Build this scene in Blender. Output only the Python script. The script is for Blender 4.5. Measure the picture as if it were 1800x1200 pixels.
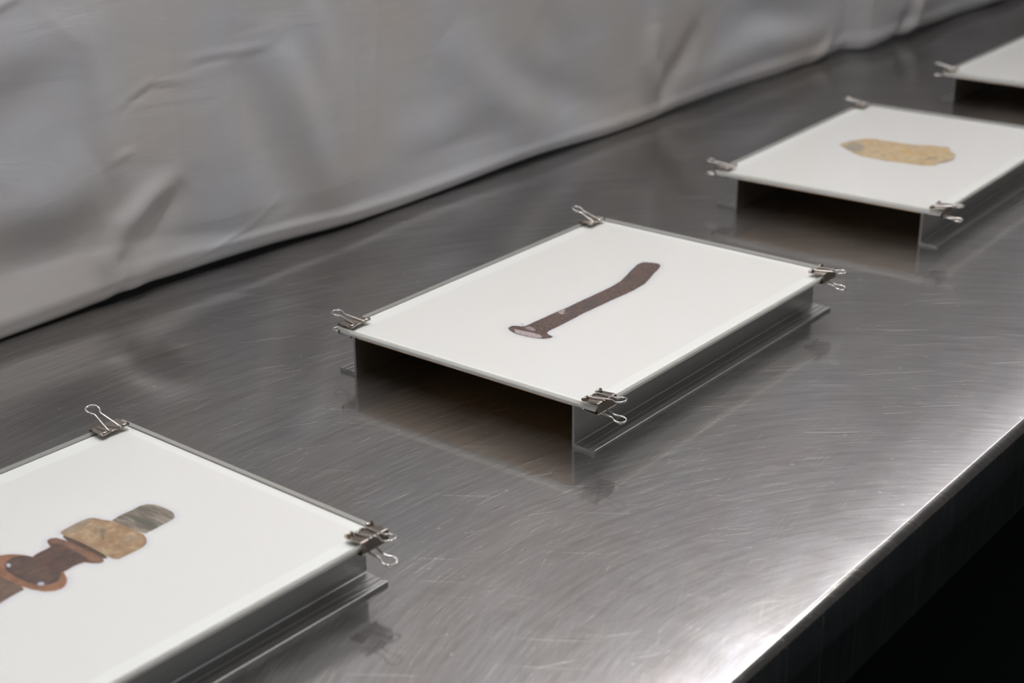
import bpy, bmesh, math, random
import numpy as np
from mathutils import Vector, Matrix
from mathutils.geometry import tessellate_polygon

MM = 0.001
D = bpy.data
SC = bpy.context.scene
COL = SC.collection
for o in list(D.objects):
    D.objects.remove(o)

# ------------------------------------------------------------------ camera
cam_d = D.cameras.new('camera')
cam = D.objects.new('camera', cam_d)
COL.objects.link(cam)
SC.camera = cam
FPX = 2785.5
cam.location = (0.6982, -0.6982, 0.42166)
cam.rotation_euler = (1.18206, 0.00717, 0.66488)
cam_d.sensor_width = 36.0
cam_d.lens = FPX / 1800.0 * 36.0
cam_d.clip_start = 0.02
cam_d.clip_end = 50
cam_d.dof.use_dof = True
cam_d.dof.focus_distance = 0.965
cam_d.dof.aperture_fstop = 9.0
cam_d.dof.aperture_blades = 0

# ------------------------------------------------------------------ world, lamps, exposure
W = D.worlds.new('world')
SC.world = W
W.use_nodes = True
W.node_tree.nodes['Background'].inputs[0].default_value = (1.0, 0.97, 0.93, 1)
W.node_tree.nodes['Background'].inputs[1].default_value = 0.078
SC.view_settings.view_transform = 'Standard'
SC.view_settings.look = 'None'
SC.view_settings.gamma = 1
SC.view_settings.use_curve_mapping = False
SC.view_settings.exposure = -0.06


def lamp(name, loc, target, size, power, colour, spread=math.pi, shape='DISK', sy=None):
    l = D.lights.new(name, 'AREA')
    l.shape = shape
    l.size = size
    if sy:
        l.size_y = sy
    l.energy = power
    l.color = colour
    l.spread = spread
    o = D.objects.new(name, l)
    COL.objects.link(o)
    o.location = loc
    d = Vector(target) - Vector(loc)
    o.rotation_euler = d.to_track_quat('-Z', 'Y').to_euler()
    return o


lamp('ceiling_spot', (0.30, 1.25, 1.35), (0.15, 0.30, 0.0), 0.5, 3.4, (1.0, 0.94, 0.88), math.radians(150))
lamp('ceiling_spot', (0.35, 0.15, 1.55), (0.10, 0.10, 0.0), 0.09, 4.1, (1.0, 0.92, 0.84), math.radians(150))
lamp('ceiling_spot', (0.25, -0.35, 1.50), (0.10, -0.10, 0.0), 0.09, 4.9, (0.96, 0.97, 1.0), math.radians(150))
lamp('overhead_fill', (0.55, 0.7, 2.3), (0.1, 0.5, 0.0), 1.6, 11.0, (0.90, 0.94, 1.0), shape='RECTANGLE', sy=2.6)  # added soft area light overhead, a cool fill with no fixture
lamp('curtain_fill', (0.12, 1.3, 1.50), (-0.2, 1.3, 1.27), 4.6, 74.0, (0.98, 0.97, 1.0), math.radians(90), 'RECTANGLE', 0.08)  # added strip light, brightens the upper curtain that the table reflects


# ------------------------------------------------------------------ material helpers
def new_mat(name):
    m = D.materials.new(name)
    m.use_nodes = True
    nt = m.node_tree
    nt.nodes.clear()
    out = nt.nodes.new('ShaderNodeOutputMaterial')
    return m, nt, out


class N:
    """tiny node helper"""
    def __init__(s, nt):
        s.nt = nt

    def __call__(s, typ, ins=None, **props):
        n = s.nt.nodes.new(typ)
        for k, v in props.items():
            setattr(n, k, v)
        for k, v in (ins or {}).items():
            if isinstance(v, bpy.types.NodeSocket):
                s.nt.links.new(v, n.inputs[k])
            else:
                n.inputs[k].default_value = v
        return n

    def math(s, op, a, b=0.0, c=0.0, clamp=False):
        n = s('ShaderNodeMath', {0: a, 1: b, 2: c}, operation=op, use_clamp=clamp)
        return n.outputs[0]

    def ramp(s, fac, stops):
        n = s('ShaderNodeValToRGB', {0: fac})
        e = n.color_ramp.elements
        while len(e) < len(stops):
            e.new(0.5)
        for el, (p, c) in zip(e, stops):
            el.position = p
            el.color = c if len(c) == 4 else (*c, 1)
        return n.outputs[0]

    def mixc(s, fac, a, b, blend='MIX'):
        n = s('ShaderNodeMix', {0: fac, 6: a, 7: b}, data_type='RGBA', blend_type=blend)
        return n.outputs[2]

    def noise(s, vec, scale, detail=2.0, rough=0.5, dist=0.0):
        n = s('ShaderNodeTexNoise', {'Vector': vec, 'Scale': scale, 'Detail': detail, 'Roughness': rough, 'Distortion': dist})
        return n.outputs[0]


def principled(name, col, rough=0.5, metal=0.0, **kw):
    m, nt, out = new_mat(name)
    n = N(nt)
    b = n('ShaderNodeBsdfPrincipled', {'Base Color': (*col, 1), 'Roughness': rough, 'Metallic': metal})
    for k, v in kw.items():
        b.inputs[k].default_value = v
    nt.links.new(b.outputs[0], out.inputs[0])
    return m, n, b


# worn stainless steel: a mirror-like lobe, a wide brushed lobe, scratches in arcs round the glint
def steel_material():
    m, nt, out = new_mat('worn_stainless_steel')
    n = N(nt)
    tc = n('ShaderNodeTexCoord').outputs['Object']
    sep = n('ShaderNodeSeparateXYZ', {0: tc})

    def polar(cx, cy):
        dx = n.math('SUBTRACT', sep.outputs[0], cx)
        dy = n.math('SUBTRACT', sep.outputs[1], cy)
        r = n.math('SQRT', n.math('ADD', n.math('MULTIPLY', dx, dx), n.math('MULTIPLY', dy, dy)))
        a = n.math('ARCTAN2', dy, n.math('MULTIPLY', dx, -1.0))
        return r, a

    # slow wobble so scratches are not perfect arcs
    wob = n.noise(tc, 6.0, 2.0)

    def streaks(cx, cy, kr, ka, off, lo, hi, det=2.0):
        r, a = polar(cx, cy)
        r2 = n.math('MULTIPLY_ADD', wob, 0.012, r)
        v = n('ShaderNodeCombineXYZ', {0: n.math('MULTIPLY', r2, kr), 1: n.math('MULTIPLY', a, ka), 2: off}).outputs[0]
        f = n.noise(v, 1.0, det, 0.6)
        return f, n('ShaderNodeMapRange', {0: f, 1: lo, 2: hi}).outputs[0]

    f1, s1 = streaks(0.56, -0.14, 1900.0, 9.0, 0.0, 0.55, 0.74)
    f2, s2 = streaks(0.85, 0.10, 1500.0, 12.0, 7.0, 0.57, 0.78)
    f3, s3 = streaks(0.45, -0.55, 1700.0, 10.0, 3.0, 0.57, 0.78)
    f4, _ = streaks(0.56, -0.14, 260.0, 5.0, 11.0, 0.5, 0.7, 4.0)
    # a few long clear scratches
    f5, s5 = streaks(1.4, -0.9, 900.0, 30.0, 5.0, 0.74, 0.86, 0.0)
    f6, s6 = streaks(-0.9, 1.6, 900.0, 26.0, 9.0, 0.74, 0.86, 0.0)
    fine = n.math('ADD', n.math('MULTIPLY', s1, 0.65), n.math('MULTIPLY', n.math('ADD', s2, s3), 0.4))
    scr = n.math('ADD', fine, n.math('MULTIPLY', n.math('ADD', s5, s6), 0.6), clamp=True)
    blot = n.noise(tc, 5.5, 3.0, 0.55)
    blot2 = n.noise(tc, 38.0, 3.0, 0.6)
    # specks: small dents and spots
    vor = n('ShaderNodeTexVoronoi', {'Vector': tc, 'Scale': 46.0}, feature='F1')
    spot = n('ShaderNodeMapRange', {0: vor.outputs[0], 1: 0.07, 2: 0.03}).outputs[0]

    col = n.mixc(n('ShaderNodeMapRange', {0: f4, 1: 0.35, 2: 0.7}).outputs[0], (0.37, 0.36, 0.35, 1), (0.46, 0.455, 0.455, 1))
    col = n.mixc(scr, col, (0.80, 0.78, 0.75, 1))  # scratches, with their glint painted in as a lighter colour
    col = n.mixc(n.math('MULTIPLY', spot, 0.5), col, (0.85, 0.83, 0.80, 1))
    bmp_h = n.math('ADD', n.math('MULTIPLY', f1, 0.6), n.math('ADD', n.math('MULTIPLY', f2, 0.5), n.math('MULTIPLY', f3, 0.5)))
    bmp_h = n.math('ADD', bmp_h, n.math('MULTIPLY', f4, 0.5))
    bump = n('ShaderNodeBump', {'Height': bmp_h, 'Strength': 0.10, 'Distance': 0.0005}).outputs[0]
    big = n('ShaderNodeBump', {'Height': n.noise(tc, 3.2, 1.0), 'Strength': 0.3, 'Distance': 0.004}).outputs[0]
    sharp = n('ShaderNodeBsdfAnisotropic', {'Color': col, 'Normal': big,
              'Roughness': n('ShaderNodeMapRange', {0: blot2, 1: 0.3, 2: 0.7, 3: 0.06, 4: 0.11}).outputs[0]})
    mid = n('ShaderNodeBsdfAnisotropic', {'Color': col, 'Normal': bump, 'Roughness': 0.26})
    sm = n('ShaderNodeMixShader', {0: n('ShaderNodeMapRange', {0: blot, 1: 0.3, 2: 0.7, 3: 0.45, 4: 0.25}).outputs[0], 1: sharp.outputs[0], 2: mid.outputs[0]})
    wide = n('ShaderNodeBsdfAnisotropic', {'Color': col, 'Normal': bump,
             'Roughness': n('ShaderNodeMapRange', {0: blot, 1: 0.3, 2: 0.7, 3: 0.44, 4: 0.54}).outputs[0]})
    fac = n.math('ADD', n('ShaderNodeMapRange', {0: blot, 1: 0.3, 2: 0.72, 3: 0.10, 4: 0.18}).outputs[0],
                 n.math('MULTIPLY', scr, 0.22), clamp=True)
    mx = n('ShaderNodeMixShader', {0: fac, 1: sm.outputs[0], 2: wide.outputs[0]})
    nt.links.new(mx.outputs[0], out.inputs[0])
    return m


def brushed_aluminium():
    m, nt, out = new_mat('brushed_aluminium')
    n = N(nt)
    tc = n('ShaderNodeTexCoord').outputs['Object']
    mp = n('ShaderNodeMapping', {'Vector': tc, 'Scale': (900.0, 6.0, 900.0)}).outputs[0]
    f = n.noise(mp, 1.0, 3.0, 0.6)
    bump = n('ShaderNodeBump', {'Height': f, 'Strength': 0.08, 'Distance': 0.0002}).outputs[0]
    col = n.mixc(f, (0.46, 0.46, 0.455, 1), (0.62, 0.62, 0.61, 1))
    b = n('ShaderNodeBsdfPrincipled', {'Base Color': col, 'Metallic': 1.0, 'Normal': bump,
          'Roughness': n('ShaderNodeMapRange', {0: f, 3: 0.26, 4: 0.42}).outputs[0]})
    nt.links.new(b.outputs[0], out.inputs[0])
    return m


def glass_material():
    m, nt, out = new_mat('clear_glass')
    n = N(nt)
    tr = n('ShaderNodeBsdfTransparent', {'Color': (0.985, 0.99, 0.985, 1)})
    gl = n('ShaderNodeBsdfAnisotropic', {'Color': (1, 1, 1, 1), 'Roughness': 0.02})
    fr = n('ShaderNodeFresnel', {'IOR': 1.45})
    bf = n('ShaderNodeNewGeometry').outputs['Backfacing']
    fac = n.math('MULTIPLY', fr.outputs[0], n.math('SUBTRACT', 1.0, bf))
    mx = n('ShaderNodeMixShader', {0: fac, 1: tr.outputs[0], 2: gl.outputs[0]})
    nt.links.new(mx.outputs[0], out.inputs[0])
    return m


def glass_edge_material():
    m, nt, out = new_mat('cut_glass_edge')
    n = N(nt)
    tc = n('ShaderNodeTexCoord').outputs['Object']
    f = n.noise(tc, 300.0, 2.0)
    col = n.mixc(f, (0.58, 0.585, 0.55, 1), (0.70, 0.70, 0.67, 1))
    b = n('ShaderNodeBsdfPrincipled', {'Base Color': col, 'Roughness': 0.25})
    t = n('ShaderNodeBsdfTranslucent', {'Color': (0.93, 0.93, 0.87, 1)})
    mx = n('ShaderNodeMixShader', {0: 0.6, 1: b.outputs[0], 2: t.outputs[0]})
    nt.links.new(mx.outputs[0], out.inputs[0])
    return m


def curtain_material():
    m, nt, out = new_mat('grey_satin')
    n = N(nt)
    tc = n('ShaderNodeTexCoord').outputs['Object']
    weave = n('ShaderNodeMapping', {'Vector': tc, 'Scale': (900.0, 1300.0, 1300.0)}).outputs[0]
    wv = n.noise(weave, 1.0, 2.0, 0.6)
    wr = n('ShaderNodeMapping', {'Vector': tc, 'Rotation': (0.5, 0, 0), 'Scale': (20.0, 9.0, 34.0)}).outputs[0]
    crumple = n.noise(wr, 1.0, 4.0, 0.55, 0.6)
    patch = n.noise(tc, 7.0, 2.0)
    h = n.math('ADD', n.math('MULTIPLY', crumple, 1.0), n.math('MULTIPLY', wv, 0.05))
    bump = n('ShaderNodeBump', {'Height': h, 'Strength': 0.22, 'Distance': 0.004}).outputs[0]
    col = n.mixc(n('ShaderNodeMapRange', {0: patch, 1: 0.35, 2: 0.65}).outputs[0], (0.505, 0.475, 0.455, 1), (0.49, 0.50, 0.535, 1))
    b = n('ShaderNodeBsdfPrincipled', {'Base Color': col, 'Roughness': 0.48, 'Metallic': 0.15, 'Normal': bump,
          'Specular IOR Level': 0.3})
    nt.links.new(b.outputs[0], out.inputs[0])
    return m


def print_material(name, scale, stops, speck=None, stretch=(1, 1, 1), rot=0.0):
    """printed picture: noise between ink colours, multiplied by the vertex tint"""
    m, nt, out = new_mat(name)
    n = N(nt)
    tc = n('ShaderNodeTexCoord').outputs['Object']
    mp = n('ShaderNodeMapping', {'Vector': tc, 'Rotation': (0, 0, rot), 'Scale': stretch}).outputs[0]
    f = n.noise(mp, scale, 5.0, 0.62, 0.4)
    col = n.ramp(f, stops)
    if speck:
        f2 = n.noise(mp, speck[0], 3.0, 0.6)
        k = n('ShaderNodeMapRange', {0: f2, 1: speck[1], 2: speck[2]}).outputs[0]
        col = n.mixc(k, col, (*speck[3], 1))
    at = n('ShaderNodeAttribute', attribute_name='tint')
    col = n.mixc(1.0, col, at.outputs[0], 'MULTIPLY')
    b = n('ShaderNodeBsdfPrincipled', {'Base Color': col, 'Roughness': 0.55})
    nt.links.new(b.outputs[0], out.inputs[0])
    return m


M = {}
M['steel'] = steel_material()
M['alu'] = brushed_aluminium()
M['glass'] = glass_material()
M['glass_edge'] = glass_edge_material()
M['curtain'] = curtain_material()
M['card'] = principled('white_card', (0.86, 0.86, 0.845), 0.6)[0]
M['paper'] = principled('print_paper', (0.82, 0.805, 0.795), 0.5)[0]
M['board'] = principled('brown_backing', (0.88, 0.60, 0.31), 0.6)[0]
M['nickel'] = principled('nickel_plate', (0.46, 0.41, 0.36), 0.16, 1.0)[0]
M['wire'] = principled('bright_wire', (0.80, 0.76, 0.71), 0.12, 1.0)[0]
M['floor'] = principled('dark_floor', (0.032, 0.038, 0.042), 0.9, **{'Specular IOR Level': 0.05})[0]
M['wall'] = principled('dark_wall', (0.05, 0.05, 0.05), 0.9)[0]
M['dark_steel'] = principled('dull_steel_tube', (0.4, 0.4, 0.4), 0.4, 1.0)[0]


# ------------------------------------------------------------------ object helpers
def link(name, bm, mats, parent=None, smooth=False):
    me = D.meshes.new(name)
    bm.normal_update()
    bm.to_mesh(me)
    bm.free()
    for mt in (mats if isinstance(mats, (list, tuple)) else [mats]):
        me.materials.append(mt)
    if smooth:
        for p in me.polygons:
            p.use_smooth = True
    o = D.objects.new(name, me)
    COL.objects.link(o)
    if parent:
        o.parent = parent
    return o


def thing(name, label, cat, loc=(0, 0, 0), rz=0.0, group=None):
    o = D.objects.new(name, None)
    o.empty_display_size = 0.02
    COL.objects.link(o)
    o.location = loc
    o.rotation_euler = (0, 0, rz)
    o['label'] = label
    o['category'] = cat
    if group:
        o['group'] = group
    return o


def box(bm, x0, x1, y0, y1, z0, z1, bev=0.0):
    """box in millimetres"""
    vs = [bm.verts.new((x * MM, y * MM, z * MM)) for x in (x0, x1) for y in (y0, y1) for z in (z0, z1)]
    q = [(0, 1, 3, 2), (4, 6, 7, 5), (0, 4, 5, 1), (2, 3, 7, 6), (0, 2, 6, 4), (1, 5, 7, 3)]
    fs = [bm.faces.new([vs[i] for i in f]) for f in q]
    if bev > 0:
        es = list({e for f in fs for e in f.edges})
        bmesh.ops.bevel(bm, geom=es, offset=bev * MM, segments=2, affect='EDGES')
    return fs


def tube(bm, pts, r, seg=8, cap=True):
    """swept tube through points in millimetres"""
    P = [Vector(p) for p in pts]
    rings = []
    up = None
    for i, p in enumerate(P):
        if i == 0:
            t = P[1] - P[0]
        elif i == len(P) - 1:
            t = P[-1] - P[-2]
        else:
            t = (P[i + 1] - p).normalized() + (p - P[i - 1]).normalized()
        t.normalize()
        if up is None:
            up = Vector((0, 0, 1)) if abs(t.z) < 0.9 else Vector((1, 0, 0))
        side = t.cross(up)
        if side.length < 1e-6:
            side = t.cross(Vector((0, 1, 0)))
        side.normalize()
        up = side.cross(t).normalized()
        rings.append([bm.verts.new((p + (side * math.cos(a) + up * math.sin(a)) * r) * MM)
                      for a in [2 * math.pi * k / seg for k in range(seg)]])
    for a, b in zip(rings, rings[1:]):
        for k in range(seg):
            bm.faces.new((a[k], a[(k + 1) % seg], b[(k + 1) % seg], b[k]))
    if cap:
        bm.faces.new(rings[0][::-1])
        bm.faces.new(rings[-1])


def extrude_profile(bm, prof, y0, y1):
    """prof: closed list of (x, z) mm, extruded along y"""
    a = [bm.verts.new((x * MM, y0 * MM, z * MM)) for x, z in prof]
    b = [bm.verts.new((x * MM, y1 * MM, z * MM)) for x, z in prof]
    n = len(prof)
    for i in range(n):
        bm.faces.new((a[i], a[(i + 1) % n], b[(i + 1) % n], b[i]))
    bm.faces.new(a[::-1])
    bm.faces.new(b)
    bmesh.ops.recalc_face_normals(bm, faces=bm.faces)


# ------------------------------------------------------------------ the room
bm = bmesh.new()
box(bm, -1500, 4000, -3000, 5000, -905, -900)
o = link('floor', bm, M['floor'])
o['kind'] = 'structure'
bm = bmesh.new()
box(bm, -1500, -1480, -3000, 5000, -900, 2500)
o = link('wall_left', bm, M['wall'])
o['kind'] = 'structure'

# ------------------------------------------------------------------ the steel table
table = thing('steel_table', 'long scratched stainless steel table under all four glass-covered prints', 'table', (0, 0, -0.9))
X0, X1, Y0, Y1 = -560.0, 399.0, -1100.0, 3000.0
R = 6.0
nseg = 8
# cross-section (x, z) from the left apron over the top to the right apron, sheet 1.5 mm thick
outer = [(X0, -62), (X0, -R)] + [(X0 + R - R * math.cos(t), -R + R * math.sin(t)) for t in [math.pi / 2 * k / nseg for k in range(1, nseg + 1)]]
outer += [(x, 0) for x in np.linspace(X0 + 60, X1 - 60, 6)]
outer += [(X1 - R + R * math.sin(t), -R + R * math.cos(t)) for t in [math.pi / 2 * k / nseg for k in range(0, nseg + 1)]]
outer += [(X1, -62)]
bm = bmesh.new()
ys = list(np.linspace(Y0, Y1, 330))
rnd = random.Random(4)
rows = []
dent = [rnd.gauss(0, 1) for _ in ys]
dent = [sum(dent[max(0, i - 1):i + 2]) / 3 for i in range(len(ys))]
for i, y in enumerate(ys):
    row = []
    for x, z in outer:
        k = 1.0 if (x > X1 - R + 1 and z > -R * 1.01) else 0.0
        row.append(bm.verts.new(((x + dent[i] * 0.07 * k) * MM, y * MM, (z - abs(dent[i]) * 0.08 * k) * MM)))
    rows.append(row)
for a, b in zip(rows, rows[1:]):
    for k in range(len(outer) - 1):
        f = bm.faces.new((a[k], b[k], b[k + 1], a[k + 1]))
        f.smooth = True
bmesh.ops.recalc_face_normals(bm, faces=bm.faces)
top = link('tabletop', bm, M['steel'], table)
top.location = (0, 0, 0.9)
sol = top.modifiers.new('sheet', 'SOLIDIFY')
sol.thickness = 0.0015
sol.offset = -1
for x in (X0 + 60, X1 - 60):
    for y in (Y0 + 150, Y1 - 150):
        bm = bmesh.new()
        tube(bm, [(x, y, 0), (x, y, 898)], 20, 16)
        link('leg', bm, M['dark_steel'], table)

# ------------------------------------------------------------------ the curtain
cs = np.array([-1100, -400, -117.4, -68.7, -23.5, -15.4, .9, 8.4, 31.3, 92.2, 152.6, 240.2, 300.1, 402.1, 498.9, 605.2, 673.8, 741, 773.8, 951.8, 1073.1, 1118.7, 1132, 1156.3, 1242.8, 1397.3, 1593.2, 2000, 3000], float)
cx = np.array([-214, -214, -214.5, -215.4, -215.8, -214.8, -216.9, -211, -215.2, -211.6, -209.5, -202.4, -203.4, -201.9, -201.8, -194.6, -194.8, -198.6, -197.3, -190.2, -194.1, -194.0, -170, -165.7, -167.5, -172.3, -161.2, -165, -165], float)
ss = np.concatenate([np.arange(-1090, -170, 20.0), np.arange(-170, 1650, 3.0), np.arange(1650, 2980, 20.0)])
zz = np.concatenate([np.arange(0, 24, 1.5), np.arange(24, 270, 3.0), np.arange(270, 1900, 30.0)])
S, Z = np.meshgrid(ss, zz, indexing='ij')
base = np.interp(ss, cs, cx)
smooth_base = np.interp(ss, [-1100, 0, 400, 1000, 1110, 1140, 1600, 3000], [-214, -214, -203, -193, -190, -168, -168, -165])
k3 = np.exp(-0.5 * (np.arange(-4, 5) / 1.6) ** 2)
k3 /= k3.sum()
base = np.convolve(np.pad(base, 4, mode='edge'), k3, 'valid')
XC = smooth_base[:, None] + (base - smooth_base)[:, None] * np.exp(-Z / 45.0)
lift = np.clip(Z / 40.0, 0, 1)


def ridge(pts, amp, wid, taper=True):
    """add a soft ridge (or groove) along a polyline of (s, z) points"""
    global XC
    pts = np.array(pts, float)
    best = np.full(S.shape, 1e9)
    tt = np.zeros(S.shape)
    L = np.concatenate([[0], np.cumsum(np.linalg.norm(np.diff(pts, axis=0), axis=1))])
    for i in range(len(pts) - 1):
        a, b = pts[i], pts[i + 1]
        d = b - a
        l2 = d @ d
        t = np.clip(((S - a[0]) * d[0] + (Z - a[1]) * d[1]) / l2, 0, 1)
        q = np.hypot(S - a[0] - t * d[0], Z - a[1] - t * d[1])
        m = q < best
        best = np.where(m, q, best)
        tt = np.where(m, (L[i] + t * math.sqrt(l2)) / L[-1], tt)
    w = np.exp(-0.5 * (best / wid) ** 2)
    if taper:
        w = w * np.sin(np.pi * np.clip(tt * 0.94 + 0.03, 0, 1)) ** 0.6
    XC = XC + amp * w


# broad hanging undulation
XC = XC + lift * (4.0 * np.sin(S / 95.0 + 0.6) + 3.0 * np.sin(S / 41.0 + Z / 170.0 + 2.0) * np.clip((S - 100) / 200, 0.2, 1)
                  + 2.2 * np.sin(Z / 55.0 + S / 160.0))
ridge([(-4.0, 242.0), (-7.0, 180.0), (-4.0, 122.0), (-0.0, 91.0)], 2.5, 9)
ridge([(55.0, 82.0), (29.0, 73.0), (3.0, 56.0), (-12.0, 33.0), (-11.0, 11.0)], 6, 7)
ridge([(64.0, 78.0), (40.0, 57.0), (22.0, 33.0)], -2.5, 9)
ridge([(9.0, 146.0), (24.0, 153.0), (39.0, 158.0), (61.0, 155.0), (80.0, 155.0)], 0.9, 1.6)
ridge([(11.0, 142.0), (26.0, 149.0), (41.0, 155.0), (63.0, 152.0)], -0.9, 1.6)
ridge([(73.0, 166.0), (93.0, 169.0), (113.0, 169.0), (155.0, 169.0)], 1.0, 1.6)
ridge([(74.0, 164.0), (94.0, 166.0), (115.0, 166.0)], -1.0, 1.6)
ridge([(-91.0, 226.0), (-77.0, 231.0), (-58.0, 237.0)], 1.6, 1.8)
ridge([(-3.0, 109.0), (19.0, 111.0)], 1.2, 1.8)
ridge([(161.0, 168.0), (184.0, 109.0), (214.0, 15.0)], 6, 14)
ridge([(124.0, 165.0), (140.0, 104.0), (162.0, 28.0)], -5, 16)
ridge([(197.0, 198.0), (216.0, 140.0), (229.0, 36.0)], 4, 12)
ridge([(253.0, 199.0), (247.0, 144.0), (236.0, 34.0)], 0.9, 2)
ridge([(283.0, 195.0), (275.0, 139.0), (260.0, 34.0)], 0.9, 2)
ridge([(-106.0, 129.0), (-73.0, 165.0), (-30.0, 208.0)], -4, 18)
ridge([(-96.0, 192.0), (-41.0, 198.0), (-6.0, 204.0)], 4, 16)
ridge([(-113.0, 83.0), (-56.0, 88.0), (-14.0, 107.0)], 5, 18)
ridge([(-107.0, 61.0), (-46.0, 56.0), (-14.0, 65.0)], -4, 14)
ridge([(2.0, 22.0), (98.0, 16.0), (242.0, 12.0), (447.0, 6.0)], 1.0, 2.5)
ridge([(27.0, 4.0), (74.0, 13.0), (117.0, 25.0), (163.0, 47.0)], 0.7, 1.3)
ridge([(367.0, 143.0), (406.0, 96.0), (491.0, 30.0)], 5, 20)
ridge([(439.0, 100.0), (500.0, 67.0), (617.0, 21.0)], -4, 16)
ridge([(676.0, 105.0), (673.0, 64.0), (691.0, 12.0)], 7, 10)
ridge([(765.0, 91.0), (733.0, 54.0), (680.0, 15.0)], -6, 12)
ridge([(1085.0, 38.0), (916.0, 45.0), (828.0, 37.0), (770.0, 22.0)], 8, 16)
ridge([(1079.0, 28.0), (1045.0, 6.0), (1017.0, -3.0)], 5, 8)
ridge([(861.0, 89.0), (996.0, 55.0), (1054.0, 46.0)], -5, 16)
ridge([(1257.0, 52.0), (1249.0, 23.0), (1231.0, -8.0)], 9, 9)
ridge([(1227.0, 34.0), (1222.0, 13.0), (1209.0, -8.0)], -7, 8)
ridge([(1503.0, 17.0), (1428.0, 4.0), (1393.0, -7.0)], -4, 16)
ridge([(288.0, 58.0), (348.0, 55.0), (413.0, 68.0)], 3, 16)
ridge([(491.0, 145.0), (537.0, 94.0), (547.0, 35.0)], -3, 18)
# hem: flares out near the bottom, then tucks back under
flare = np.interp(ss, [-1100, 60, 120, 500, 1000, 1200, 3000], [16, 14, 6, 3.5, 5, 6, 6])
fz = np.interp(ss, [-1100, 0, 120, 500, 1000, 3000], [60, 45, 22, 17, 24, 24])
XC = XC - flare[:, None] * (np.clip(Z / fz[:, None], 0, 1) ** 0.75) * np.exp(-Z / 500.0)
curl = np.interp(ss, [-1100, 100, 300, 1000, 3000], [20, 18, 11, 14, 16])[:, None]
XC = XC - 0.8 * curl * np.clip(1 - Z / curl, 0, 1) ** 2
bot = 2.6 + 1.6 * np.sin(ss / 60.0) + 2.0 * np.exp(-((ss - 15) / 25.0) ** 2) + 3.0 * np.exp(-((ss - 1250) / 120.0) ** 2)
ZC = Z + bot[:, None] * np.exp(-Z / 60.0)
nS, nZ = S.shape
me = D.meshes.new('satin_curtain')
V = np.stack([XC, S, ZC], -1).reshape(-1, 3) * MM
idx = np.arange(nS * nZ).reshape(nS, nZ)
F = np.stack([idx[:-1, :-1], idx[1:, :-1], idx[1:, 1:], idx[:-1, 1:]], -1).reshape(-1, 4)
me.from_pydata(V.tolist(), [], F.tolist())
me.materials.append(M['curtain'])
me.polygons.foreach_set('use_smooth', [True] * len(me.polygons))
me.update()
cur = D.objects.new('satin_curtain', me)
COL.objects.link(cur)
cur['label'] = 'grey satin curtain hanging along the back of the steel table, hem just touching it'
cur['category'] = 'curtain'
sol = cur.modifiers.new('cloth', 'SOLIDIFY')
sol.thickness = 0.0008
sol.offset = 0

# ------------------------------------------------------------------ picture panels
RH = 27.24       # rail height
T_BACK, T_CARD, T_GLASS = 1.0, 1.15, 2.45
PAPER_Z = T_BACK + T_CARD + 0.02


def make_panel(label, loc, rz, Wd, Ht, in_l, in_r):
    p = thing('framed_print', label, 'print', (loc[0] * MM, loc[1] * MM, RH * MM), rz)
    bm = bmesh.new()
    box(bm, in_l, in_r, 1.5, Ht - 1.5, -0.8, 0)
    link('backing_board', bm, M['board'], p)
    bm = bmesh.new()
    box(bm, 0.8, Wd - 0.8, 0.8, Ht - 1.2, 0, T_BACK + T_CARD)
    link('mount_card', bm, M['card'], p)
    bm = bmesh.new()
    box(bm, 11.5, Wd - 11.5, 7, Ht - 7, T_BACK + T_CARD, PAPER_Z)
    paper = link('print_sheet', bm, M['paper'], p)
    z0 = PAPER_Z + 0.12
    bm = bmesh.new()
    fs = box(bm, 0, Wd, 0, Ht, z0, z0 + T_GLASS)
    for f in fs:
        f.material_index = 0 if abs(f.normal.z) > 0.5 or True else 1
    bm.normal_update()
    for f in bm.faces:
        f.material_index = 0 if abs(f.normal.z) > 0.5 else 1
    link('glass_pane', bm, [M['glass'], M['glass_edge']], p)
    return p, paper


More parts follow.
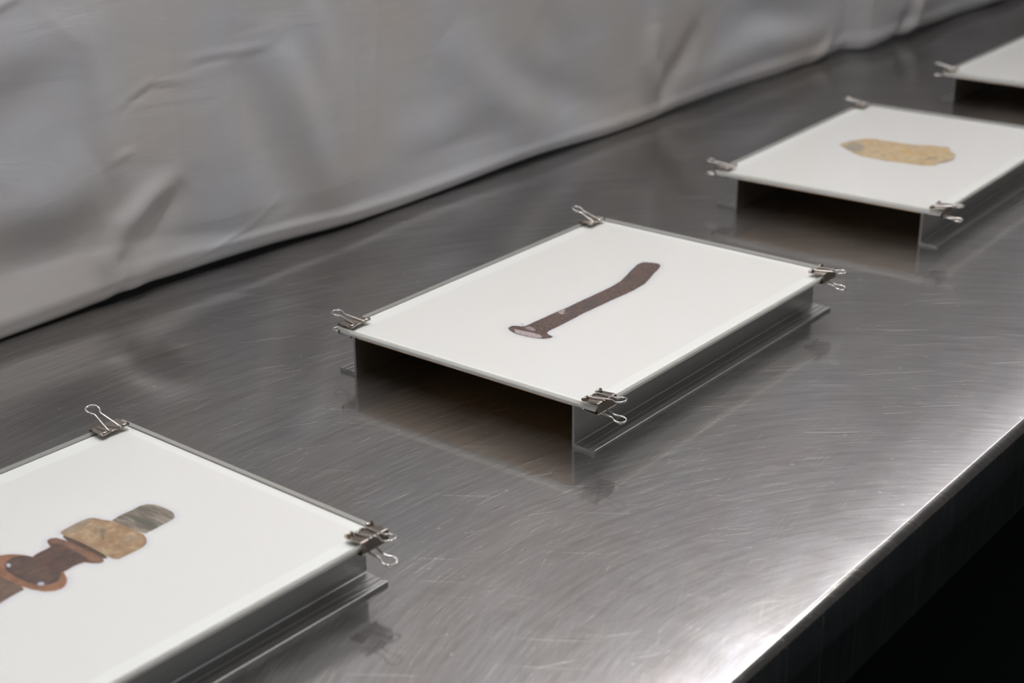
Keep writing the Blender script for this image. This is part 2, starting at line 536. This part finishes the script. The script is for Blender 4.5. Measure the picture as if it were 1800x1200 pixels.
def picture(name, parent, pts, mat, z, edge=(0.6, 0.55, 0.5), core=(1, 1, 1), ring=1.6, thick=0.01, halo=None):
    """flat printed shape (points in mm in the panel's own frame) with an edge tint"""
    P = [Vector((x, y)) for x, y in pts]
    n = len(P)
    area = sum(P[i].x * P[(i + 1) % n].y - P[(i + 1) % n].x * P[i].y for i in range(n))
    if area < 0:
        P.reverse()
    # resample + rough outline
    Q = []
    rr = random.Random(len(name) + n)
    for i in range(n):
        a, b = P[i], P[(i + 1) % n]
        m = max(1, int((b - a).length / 2.5))
        for k in range(m):
            q = a.lerp(b, k / m)
            Q.append(q + Vector((rr.uniform(-.12, .12), rr.uniform(-.12, .12))))
    Q = [Q[i] * 0.8 + (Q[i - 1] + Q[(i + 1) % len(Q)]) * 0.1 for i in range(len(Q))]
    n = len(Q)
    off = []
    for i in range(n):
        t = (Q[(i + 1) % n] - Q[i - 1]).normalized()
        off.append(Vector((-t.y, t.x)))

    def build(outer_pts, inner_pts, fill, ce, cc, nm, zz, mt, par):
        vs = [(q.x, q.y, zz) for q in outer_pts] + [(q.x, q.y, zz) for q in inner_pts]
        fc = [(i, (i + 1) % n, n + (i + 1) % n, n + i) for i in range(n)]
        if fill:
            tri = tessellate_polygon([[Vector((q.x, q.y, 0)) for q in inner_pts]])
            fc += [tuple(n + i for i in t) for t in tri]
        me = D.meshes.new(nm)
        me.from_pydata([(x * MM, y * MM, zc * MM) for x, y, zc in vs], [], fc)
        at = me.color_attributes.new('tint', 'FLOAT_COLOR', 'POINT')
        cols = []
        for i in range(len(vs)):
            c = ce if i < n else cc
            cols += [c[0], c[1], c[2], 1]
        at.data.foreach_set('color', cols)
        me.materials.append(mt)
        bmm = bmesh.new()
        bmm.from_mesh(me)
        bmesh.ops.recalc_face_normals(bmm, faces=bmm.faces)
        bmm.normal_update()
        if sum(f.normal.z for f in bmm.faces) < 0:
            bmesh.ops.reverse_faces(bmm, faces=bmm.faces)
        bmm.to_mesh(me)
        bmm.free()
        oo = D.objects.new(nm, me)
        COL.objects.link(oo)
        oo.parent = par
        return oo
    o = build(Q, [q + w * ring for q, w in zip(Q, off)], True, edge, core, name, z, mat, parent)
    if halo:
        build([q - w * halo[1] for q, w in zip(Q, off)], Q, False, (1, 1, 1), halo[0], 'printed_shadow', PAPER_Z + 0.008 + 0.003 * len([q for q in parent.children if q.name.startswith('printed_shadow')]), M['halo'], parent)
    return o


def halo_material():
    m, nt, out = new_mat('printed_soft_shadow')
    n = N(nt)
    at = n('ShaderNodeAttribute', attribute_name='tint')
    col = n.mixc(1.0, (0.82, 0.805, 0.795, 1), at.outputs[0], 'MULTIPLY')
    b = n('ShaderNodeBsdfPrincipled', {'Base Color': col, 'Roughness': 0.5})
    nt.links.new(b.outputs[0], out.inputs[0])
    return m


M['halo'] = halo_material()


def make_rail(label, side, px, py, rz, web_x, foot_x, length, z_top, group):
    """L-shaped aluminium rail; web_x = inner face of the web, foot_x = outer end of the foot (panel frame)"""
    c, s = math.cos(rz), math.sin(rz)
    t = thing('aluminium_rail', label, 'rail', ((px + c * web_x) * MM, (py + s * web_x) * MM, 0.0), rz, group)
    fw = foot_x - web_x
    sg = 1 if fw > 0 else -1
    fw = abs(fw)
    th = 1.8
    prof = [(0, 0), (fw, 0), (fw, 2.1), (fw - 0.3, 2.3), (fw - 2.6, 2.3), (fw - 2.8, 1.8), (fw - 4.1, 1.8), (fw - 4.4, 2.3),
            (fw - 7.2, 2.3), (fw - 7.5, 1.8), (fw - 8.2, 1.8), (fw - 8.5, 2.2), (th + 0.6, 2.2), (th, 2.7), (th, z_top - 0.05), (0, z_top - 0.05)]
    wprof = [(x, z) for x, z in prof]
    web = [(0, 0), (th, 0), (th, z_top - 0.05), (0, z_top - 0.05)]
    foot = [(th, 0)] + prof[1:14]
    for nm, pr in (('web', web), ('foot', foot)):
        bm = bmesh.new()
        extrude_profile(bm, [(x * sg, z) for x, z in pr], 0, length)
        link(nm, bm, M['alu'], t)
    return t


# ------------------------------------------------------------------ binder clips
PT = T_BACK + T_CARD + 0.14 + T_GLASS      # thickness being gripped


def make_clip_meshes():
    """clip frame: +x points outwards from the panel edge (x = 0), y along the edge, z = 0 at panel mid-height"""
    h = PT / 2 + 0.06
    th = 0.35
    w = 9.5
    bm = bmesh.new()
    # folded sheet, outer and inner outlines
    outl = [(-9.2, h), (-9.2, h + th), (-8.0, h + th + 0.25), (0.6, h + th + 1.0), (1.5, h + th + 0.8), (1.9, h + 0.4),
            (1.9, -h - 0.4), (1.5, -h - th - 0.8), (0.6, -h - th - 1.0), (-8.0, -h - th - 0.25), (-9.2, -h - th), (-9.2, -h)]
    inn = [(-8.0, -h - 0.2), (0.5, -h - 0.9), (1.2, -h - 0.5), (1.5, -h), (1.5, h), (1.2, h + 0.5), (0.5, h + 0.9), (-8.0, h + 0.2)]
    extrude_profile(bm, outl + inn, -w, w)
    # keep inner spans thin: handled by the profile itself
    sheet = bm
    me_sheet = sheet
    # rolled lips: two tubes per jaw
    lips = bmesh.new()
    for sgn in (1, -1):
        zc = sgn * (h + 1.05)
        for a, b in ((-9.3, -4.6), (4.6, 9.3)):
            tube(lips, [(-9.6, a, zc), (-9.6, b, zc)], 1.15, 12)
    # small punched tab between the lips
    for sgn in (1, -1):
        zc = sgn * (h + 0.55)
        box(lips, -10.0, -8.8, -3.2, 3.2, min(zc, zc + sgn * 0.3), max(zc, zc + sgn * 0.3))
    wire = bmesh.new()
    pts = [(-9.6, 8.0), (-9.6, 4.4), (-9.1, 3.9), (-8.2, 3.8), (-2.0, 3.1), (4.0, 2.2), (6.2, 1.9), (7.4, 2.3), (8.6, 3.2), (10.2, 3.9),
           (12.2, 3.9), (13.6, 3.2), (14.6, 1.7), (14.9, 0.0)]
    full = pts + [(x, -y) for x, y in pts[-2::-1]]
    # handle hinges about x = -9.6; lies on the plane z = 0 of its own frame
    tube(wire, [(x + 9.6, y, 0) for x, y in full], 0.55, 8)
    return me_sheet, lips, wire


sheet_bm, lips_bm, wire_bm = make_clip_meshes()


def to_mesh(bm, name, mat, smooth=False):
    me = D.meshes.new(name)
    bm.normal_update()
    bm.to_mesh(me)
    bm.free()
    me.materials.append(mat)
    if smooth:
        for p in me.polygons:
            p.use_smooth = len(p.vertices) == 4
    return me


ME_BODY = to_mesh(sheet_bm, 'clip_body', M['nickel'])
ME_LIPS = to_mesh(lips_bm, 'rolled_lip', M['nickel'], True)
ME_WIRE = to_mesh(wire_bm, 'wire_handle', M['wire'], True)


def make_clip(label, panel, edge_u, v, side, up_tilt=8.0, low_tilt=8.0, yaw=0.0):
    px, py, rz = panel
    c, s = math.cos(rz), math.sin(rz)
    x, y = px + c * edge_u - s * v, py + s * edge_u + c * v
    r = rz + (0 if side > 0 else math.pi) + math.radians(yaw)
    t = thing('binder_clip', label, 'binder clip', (x * MM, y * MM, (RH + PT / 2) * MM), r, 'small nickel binder clips on the corners of the prints')
    for nm, me in (('clip_body', ME_BODY), ('rolled_lip', ME_LIPS)):
        o = D.objects.new(nm, me)
        COL.objects.link(o)
        o.parent = t
    h = PT / 2 + 0.06
    for sgn, tilt in ((1, up_tilt), (-1, low_tilt)):
        o = D.objects.new('wire_handle', ME_WIRE)
        COL.objects.link(o)
        o.parent = t
        o.location = (-9.6 * MM, 0, sgn * (h + 1.05) * MM)
        o.rotation_euler = (0, -sgn * math.radians(tilt), 0)
    return t


# ------------------------------------------------------------------ lay everything out
# name: x, y, rotation, width, height, inner web faces (left, right)
PANELS = {
    'spike': (0.0, 0.0, 0.0, 210.0, 299.2, 15.2, 194.8),
    'buckle': (-4.92, -480.7, -0.0222, 211.2, 299.2, 15.2, 195.8),
    'stone': (5.71, 470.4, 0.0286, 208.5, 301.5, 22.8, 193.5),
    'far': (3.6, 952.6, 0.0134, 210.0, 299.2, 15.2, 194.8),
}
LABEL = {
    'spike': 'glass-covered white print showing a bent rusty iron spike, raised in mid-table',
    'buckle': 'glass-covered white print of a brown jointed artefact, nearest, cut off at the left',
    'stone': 'glass-covered white print showing a flat yellow stone flake, behind the spike print',
    'far': 'glass-covered white print with only its empty corner in view, farthest along the table',
}
SHORT = {
    'spike': 'the print of the rusty spike',
    'buckle': 'the nearest print of the brown artefact',
    'stone': 'the print of the yellow stone',
    'far': 'the farthest, half-hidden print',
}
sheets = {}
for key, (px, py, rz, wd, ht, wl, wr) in PANELS.items():
    pn, sh = make_panel(LABEL[key], (px, py), rz, wd, ht, wl + 0.3, wr - 2.1)
    sheets[key] = sh
    make_rail('aluminium angle rail under the left, curtain-side edge of ' + SHORT[key], -1, px, py, rz, wl, 0.3 if key != 'stone' else 3.0, ht, RH, 'aluminium rails under the prints')
    make_rail('aluminium angle rail under the right, front-side edge of ' + SHORT[key], 1, px, py, rz, wr - 1.8, wd - 0.3, ht, RH, 'aluminium rails under the prints')

CLIPS = [
    ('spike', -1, 11.3, 'small nickel binder clip on the left front corner of the print of the rusty spike', 7, 6, 0),
    ('spike', -1, 285.5, 'small nickel binder clip on the left back corner of the print of the rusty spike', 18, 8, 0),
    ('spike', 1, 9.6, 'small nickel binder clip on the right front corner of the print of the rusty spike', 6, 10, 0),
    ('spike', 1, 289.6, 'small nickel binder clip on the right back corner of the print of the rusty spike', 5, 9, 0),
    ('buckle', -1, 286.5, 'small nickel binder clip on the left back corner of the nearest print', 19, 8, 0),
    ('buckle', 1, 289.4, 'small nickel binder clip on the right back corner of the nearest print', 7, 10, 0),
    ('stone', -1, 11.5, 'small nickel binder clip on the left front corner of the yellow stone print', 8, 5, 0),
    ('stone', -1, 290, 'small nickel binder clip on the left back corner of the yellow stone print', 9, 8, 0),
    ('stone', 1, 9.6, 'small nickel binder clip on the right front corner of the yellow stone print', 7, 6, 0),
    ('far', -1, 11.5, 'small nickel binder clip on the left front corner of the farthest print', 12, 4, 0),
]
for key, side, v, lab, ut, lt, yw in CLIPS:
    px, py, rz, wd, ht, wl, wr = PANELS[key]
    make_clip(lab, (px, py, rz), wd if side > 0 else 0.0, v, side, ut, lt, yw)
# ------------------------------------------------------------------ the printed pictures
M['rust'] = print_material('rust_ink', 700.0, [(0.38, (0.03, 0.019, 0.02)), (0.47, (0.085, 0.046, 0.04)), (0.55, (0.15, 0.075, 0.042)), (0.64, (0.17, 0.12, 0.11))], (90.0, 0.55, 0.68, (0.045, 0.045, 0.055)))
M['rust_light'] = print_material('scraped_rust_ink', 500.0, [(0.3, (0.16, 0.13, 0.16)), (0.5, (0.46, 0.38, 0.39)), (0.7, (0.62, 0.54, 0.53))])
M['stone'] = print_material('yellow_stone_ink', 170.0, [(0.34, (0.36, 0.27, 0.18)), (0.44, (0.58, 0.44, 0.28)), (0.54, (0.68, 0.48, 0.24)), (0.64, (0.60, 0.56, 0.42))], (60.0, 0.52, 0.66, (0.62, 0.38, 0.13)))
M['grey_ink'] = print_material('grey_stain_ink', 220.0, [(0.3, (0.27, 0.22, 0.17)), (0.6, (0.42, 0.36, 0.29))])
M['bar_ink'] = print_material('bar_ink', 120.0, [(0.3, (0.09, 0.055, 0.035)), (0.6, (0.19, 0.12, 0.085))])
M['leather_ink'] = print_material('leather_ink', 120.0, [(0.3, (0.14, 0.07, 0.045)), (0.6, (0.26, 0.145, 0.09))])
M['dark_ink'] = print_material('dark_brown_ink', 150.0, [(0.3, (0.05, 0.032, 0.028)), (0.5, (0.10, 0.058, 0.045)), (0.7, (0.17, 0.09, 0.055))], None, (3.0, 1.0, 1.0), -0.45)
M['paper_ink'] = print_material('pale_ink', 100.0, [(0.3, (0.8, 0.8, 0.82)), (0.6, (0.82, 0.82, 0.84))])
M['blade_ink'] = print_material('blade_ink', 260.0, [(0.32, (0.10, 0.095, 0.075)), (0.5, (0.25, 0.20, 0.155)), (0.66, (0.42, 0.36, 0.31))], (60.0, 0.5, 0.66, (0.12, 0.11, 0.085)), (0.35, 2.2, 1.0), 0.15)
M['tan_ink'] = print_material('tan_ink', 160.0, [(0.3, (0.27, 0.165, 0.085)), (0.5, (0.38, 0.24, 0.135)), (0.66, (0.50, 0.37, 0.22))], (45.0, 0.55, 0.75, (0.32, 0.28, 0.24)))
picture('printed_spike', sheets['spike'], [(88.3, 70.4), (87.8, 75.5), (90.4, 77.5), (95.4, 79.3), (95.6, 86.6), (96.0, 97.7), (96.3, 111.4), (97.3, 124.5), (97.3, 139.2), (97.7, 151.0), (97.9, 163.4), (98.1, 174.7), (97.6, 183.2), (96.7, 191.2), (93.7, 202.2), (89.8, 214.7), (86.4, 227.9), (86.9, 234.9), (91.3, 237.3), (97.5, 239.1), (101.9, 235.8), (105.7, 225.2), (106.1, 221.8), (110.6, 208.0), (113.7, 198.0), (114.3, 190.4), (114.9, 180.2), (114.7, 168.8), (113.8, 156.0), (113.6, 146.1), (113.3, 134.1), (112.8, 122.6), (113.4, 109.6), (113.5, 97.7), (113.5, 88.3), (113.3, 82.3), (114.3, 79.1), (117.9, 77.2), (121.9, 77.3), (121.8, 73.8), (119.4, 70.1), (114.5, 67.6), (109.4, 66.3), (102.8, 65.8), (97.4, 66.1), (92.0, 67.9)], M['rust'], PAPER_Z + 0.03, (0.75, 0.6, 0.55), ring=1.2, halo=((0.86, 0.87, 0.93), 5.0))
picture('printed_spike_head', sheets['spike'], [(92.4, 71.9), (97.5, 72.7), (105.3, 73.9), (111.9, 74.3), (116.0, 72.9), (117.1, 69.8), (110.5, 67.1), (102.4, 66.4), (97.1, 67.0)], M['rust_light'], PAPER_Z + 0.05, (0.7, 0.55, 0.5), ring=0.7)
picture('printed_scrape', sheets['spike'], [(96.9, 114.2), (97.4, 119.6), (99.9, 121.0), (100.9, 114.8), (102.0, 118.1), (102.6, 112.4), (99.8, 112.7)], M['rust_light'], PAPER_Z + 0.05, (0.6, 0.55, 0.55), ring=0.4)
picture('printed_scrape', sheets['spike'], [(96.0, 78.6), (98.2, 82.0), (103.5, 80.8), (106.8, 78.1), (104.1, 76.6), (98.8, 76.7)], M['rust_light'], PAPER_Z + 0.05, (0.6, 0.5, 0.5), core=(0.75, 0.65, 0.65), ring=0.6)
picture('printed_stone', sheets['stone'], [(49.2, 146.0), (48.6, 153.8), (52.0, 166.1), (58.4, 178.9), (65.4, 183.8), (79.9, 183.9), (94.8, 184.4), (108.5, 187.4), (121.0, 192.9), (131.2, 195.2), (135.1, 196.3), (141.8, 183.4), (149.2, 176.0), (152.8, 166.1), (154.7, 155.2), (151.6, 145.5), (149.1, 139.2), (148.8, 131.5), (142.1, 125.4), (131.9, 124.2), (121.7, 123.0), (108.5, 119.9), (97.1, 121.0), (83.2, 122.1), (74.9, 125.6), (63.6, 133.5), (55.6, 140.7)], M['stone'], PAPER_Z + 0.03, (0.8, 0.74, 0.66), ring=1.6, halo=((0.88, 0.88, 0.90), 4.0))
picture('printed_stain', sheets['stone'], [(55.0, 145.2), (54.4, 162.7), (60.8, 162.3), (68.8, 156.4), (75.3, 148.1), (73.3, 140.3), (72.1, 134.7), (68.1, 133.5), (61.3, 136.7)], M['grey_ink'], PAPER_Z + 0.05, (1.3, 1.15, 0.95), ring=2.0)
picture('printed_crack', sheets['stone'], [(133.2, 144.8), (133.5, 152.7), (138.7, 159.3), (140.7, 156.1), (137.2, 150.6), (135.6, 142.5)], M['grey_ink'], PAPER_Z + 0.05, (1.1, 1.0, 0.85), core=(0.8, 0.78, 0.75), ring=0.5)
picture('printed_crack', sheets['stone'], [(147.3, 145.5), (153.3, 158.8), (152.1, 167.2), (155.1, 158.6), (153.5, 147.7), (150.2, 140.0)], M['grey_ink'], PAPER_Z + 0.05, (1.1, 1.0, 0.85), core=(0.85, 0.8, 0.78), ring=0.7)
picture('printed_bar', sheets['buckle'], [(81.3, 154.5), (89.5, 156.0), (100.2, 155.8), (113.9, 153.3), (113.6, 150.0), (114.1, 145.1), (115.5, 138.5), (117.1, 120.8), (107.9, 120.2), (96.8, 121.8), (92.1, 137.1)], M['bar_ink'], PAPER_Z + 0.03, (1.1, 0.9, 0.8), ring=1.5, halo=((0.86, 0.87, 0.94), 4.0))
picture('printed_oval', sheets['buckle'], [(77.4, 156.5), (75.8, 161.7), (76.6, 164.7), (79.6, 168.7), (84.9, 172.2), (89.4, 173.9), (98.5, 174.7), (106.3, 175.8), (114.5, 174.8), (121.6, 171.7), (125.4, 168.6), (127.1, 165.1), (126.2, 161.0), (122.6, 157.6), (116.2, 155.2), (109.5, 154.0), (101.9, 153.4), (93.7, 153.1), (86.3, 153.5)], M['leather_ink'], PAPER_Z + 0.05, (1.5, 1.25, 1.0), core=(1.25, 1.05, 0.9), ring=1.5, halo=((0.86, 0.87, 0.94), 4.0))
picture('printed_bowl', sheets['buckle'], [(83.0, 167.5), (85.3, 171.9), (91.5, 174.3), (100.6, 175.1), (110.0, 175.0), (115.4, 172.9), (119.9, 167.9), (119.6, 163.3), (116.1, 159.9), (109.0, 157.9), (100.5, 157.3), (91.9, 157.9), (85.9, 160.8), (83.6, 164.1)], M['dark_ink'], PAPER_Z + 0.06, (0.75, 0.8, 0.8), ring=3.0)
picture('printed_highlight', sheets['buckle'], [(86.1, 161.5), (86.2, 162.9), (88.3, 163.3), (90.2, 161.7), (90.1, 160.3), (88.4, 160.2)], M['paper_ink'], PAPER_Z + 0.08, (0.35, 0.35, 0.4), core=(0.62, 0.66, 0.76), ring=0.5)
picture('printed_highlight', sheets['buckle'], [(113.7, 159.8), (113.1, 161.8), (114.8, 163.2), (117.0, 162.5), (117.7, 160.6), (115.7, 159.3)], M['paper_ink'], PAPER_Z + 0.08, (0.35, 0.35, 0.4), core=(0.62, 0.66, 0.76), ring=0.5)
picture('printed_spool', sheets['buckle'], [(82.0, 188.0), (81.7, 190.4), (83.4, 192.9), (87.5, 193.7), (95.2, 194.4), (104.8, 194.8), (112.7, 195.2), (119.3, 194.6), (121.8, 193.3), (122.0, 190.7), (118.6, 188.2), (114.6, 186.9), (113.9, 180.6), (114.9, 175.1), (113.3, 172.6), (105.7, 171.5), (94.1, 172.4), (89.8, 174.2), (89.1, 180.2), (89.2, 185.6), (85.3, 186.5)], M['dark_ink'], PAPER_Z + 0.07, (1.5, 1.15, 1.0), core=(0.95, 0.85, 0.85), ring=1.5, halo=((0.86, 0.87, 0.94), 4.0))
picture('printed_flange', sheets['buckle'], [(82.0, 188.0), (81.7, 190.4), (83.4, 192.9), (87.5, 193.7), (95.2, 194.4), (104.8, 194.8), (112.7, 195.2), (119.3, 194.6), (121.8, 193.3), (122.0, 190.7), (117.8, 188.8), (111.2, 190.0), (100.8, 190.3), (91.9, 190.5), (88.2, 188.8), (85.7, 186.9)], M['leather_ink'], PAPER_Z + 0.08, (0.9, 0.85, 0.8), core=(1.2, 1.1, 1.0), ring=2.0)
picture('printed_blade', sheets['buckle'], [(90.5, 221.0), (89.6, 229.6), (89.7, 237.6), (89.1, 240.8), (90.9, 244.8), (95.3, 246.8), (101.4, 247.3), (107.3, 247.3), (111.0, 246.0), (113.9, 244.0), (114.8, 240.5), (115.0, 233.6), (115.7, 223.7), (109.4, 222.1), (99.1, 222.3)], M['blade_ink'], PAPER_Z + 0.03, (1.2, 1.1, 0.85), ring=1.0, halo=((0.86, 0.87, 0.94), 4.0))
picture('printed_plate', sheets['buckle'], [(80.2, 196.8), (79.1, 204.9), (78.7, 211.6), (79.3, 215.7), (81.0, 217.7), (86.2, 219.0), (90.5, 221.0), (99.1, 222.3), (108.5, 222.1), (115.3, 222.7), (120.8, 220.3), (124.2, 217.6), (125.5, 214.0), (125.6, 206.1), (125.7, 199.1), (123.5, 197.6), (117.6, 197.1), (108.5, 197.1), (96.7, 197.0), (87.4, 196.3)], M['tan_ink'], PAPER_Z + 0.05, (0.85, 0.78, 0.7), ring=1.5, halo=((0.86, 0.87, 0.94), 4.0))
picture('printed_groove', sheets['buckle'], [(83.9, 196.3), (91.2, 197.3), (103.5, 197.7), (115.5, 197.4), (120.9, 196.5), (119.7, 194.9), (114.5, 194.4), (102.6, 193.9), (92.5, 193.9), (85.9, 194.9)], M['dark_ink'], PAPER_Z + 0.07, (0.9, 0.8, 0.7), core=(0.8, 0.75, 0.7), ring=0.6)
picture('printed_stain', sheets['buckle'], [(80.2, 196.8), (79.1, 204.9), (78.7, 211.6), (79.3, 215.7), (81.0, 217.7), (83.4, 213.9), (85.0, 208.2), (86.2, 202.2), (84.2, 198.6)], M['grey_ink'], PAPER_Z + 0.07, (1.05, 0.85, 0.65), core=(0.95, 0.85, 0.75), ring=1.0)
picture('printed_stain', sheets['buckle'], [(92.7, 211.5), (93.4, 214.9), (97.3, 214.5), (100.4, 210.8), (104.4, 207.2), (104.2, 205.0), (100.6, 206.8), (96.6, 209.2)], M['grey_ink'], PAPER_Z + 0.07, (0.95, 0.75, 0.5), core=(0.6, 0.52, 0.42), ring=1.5)
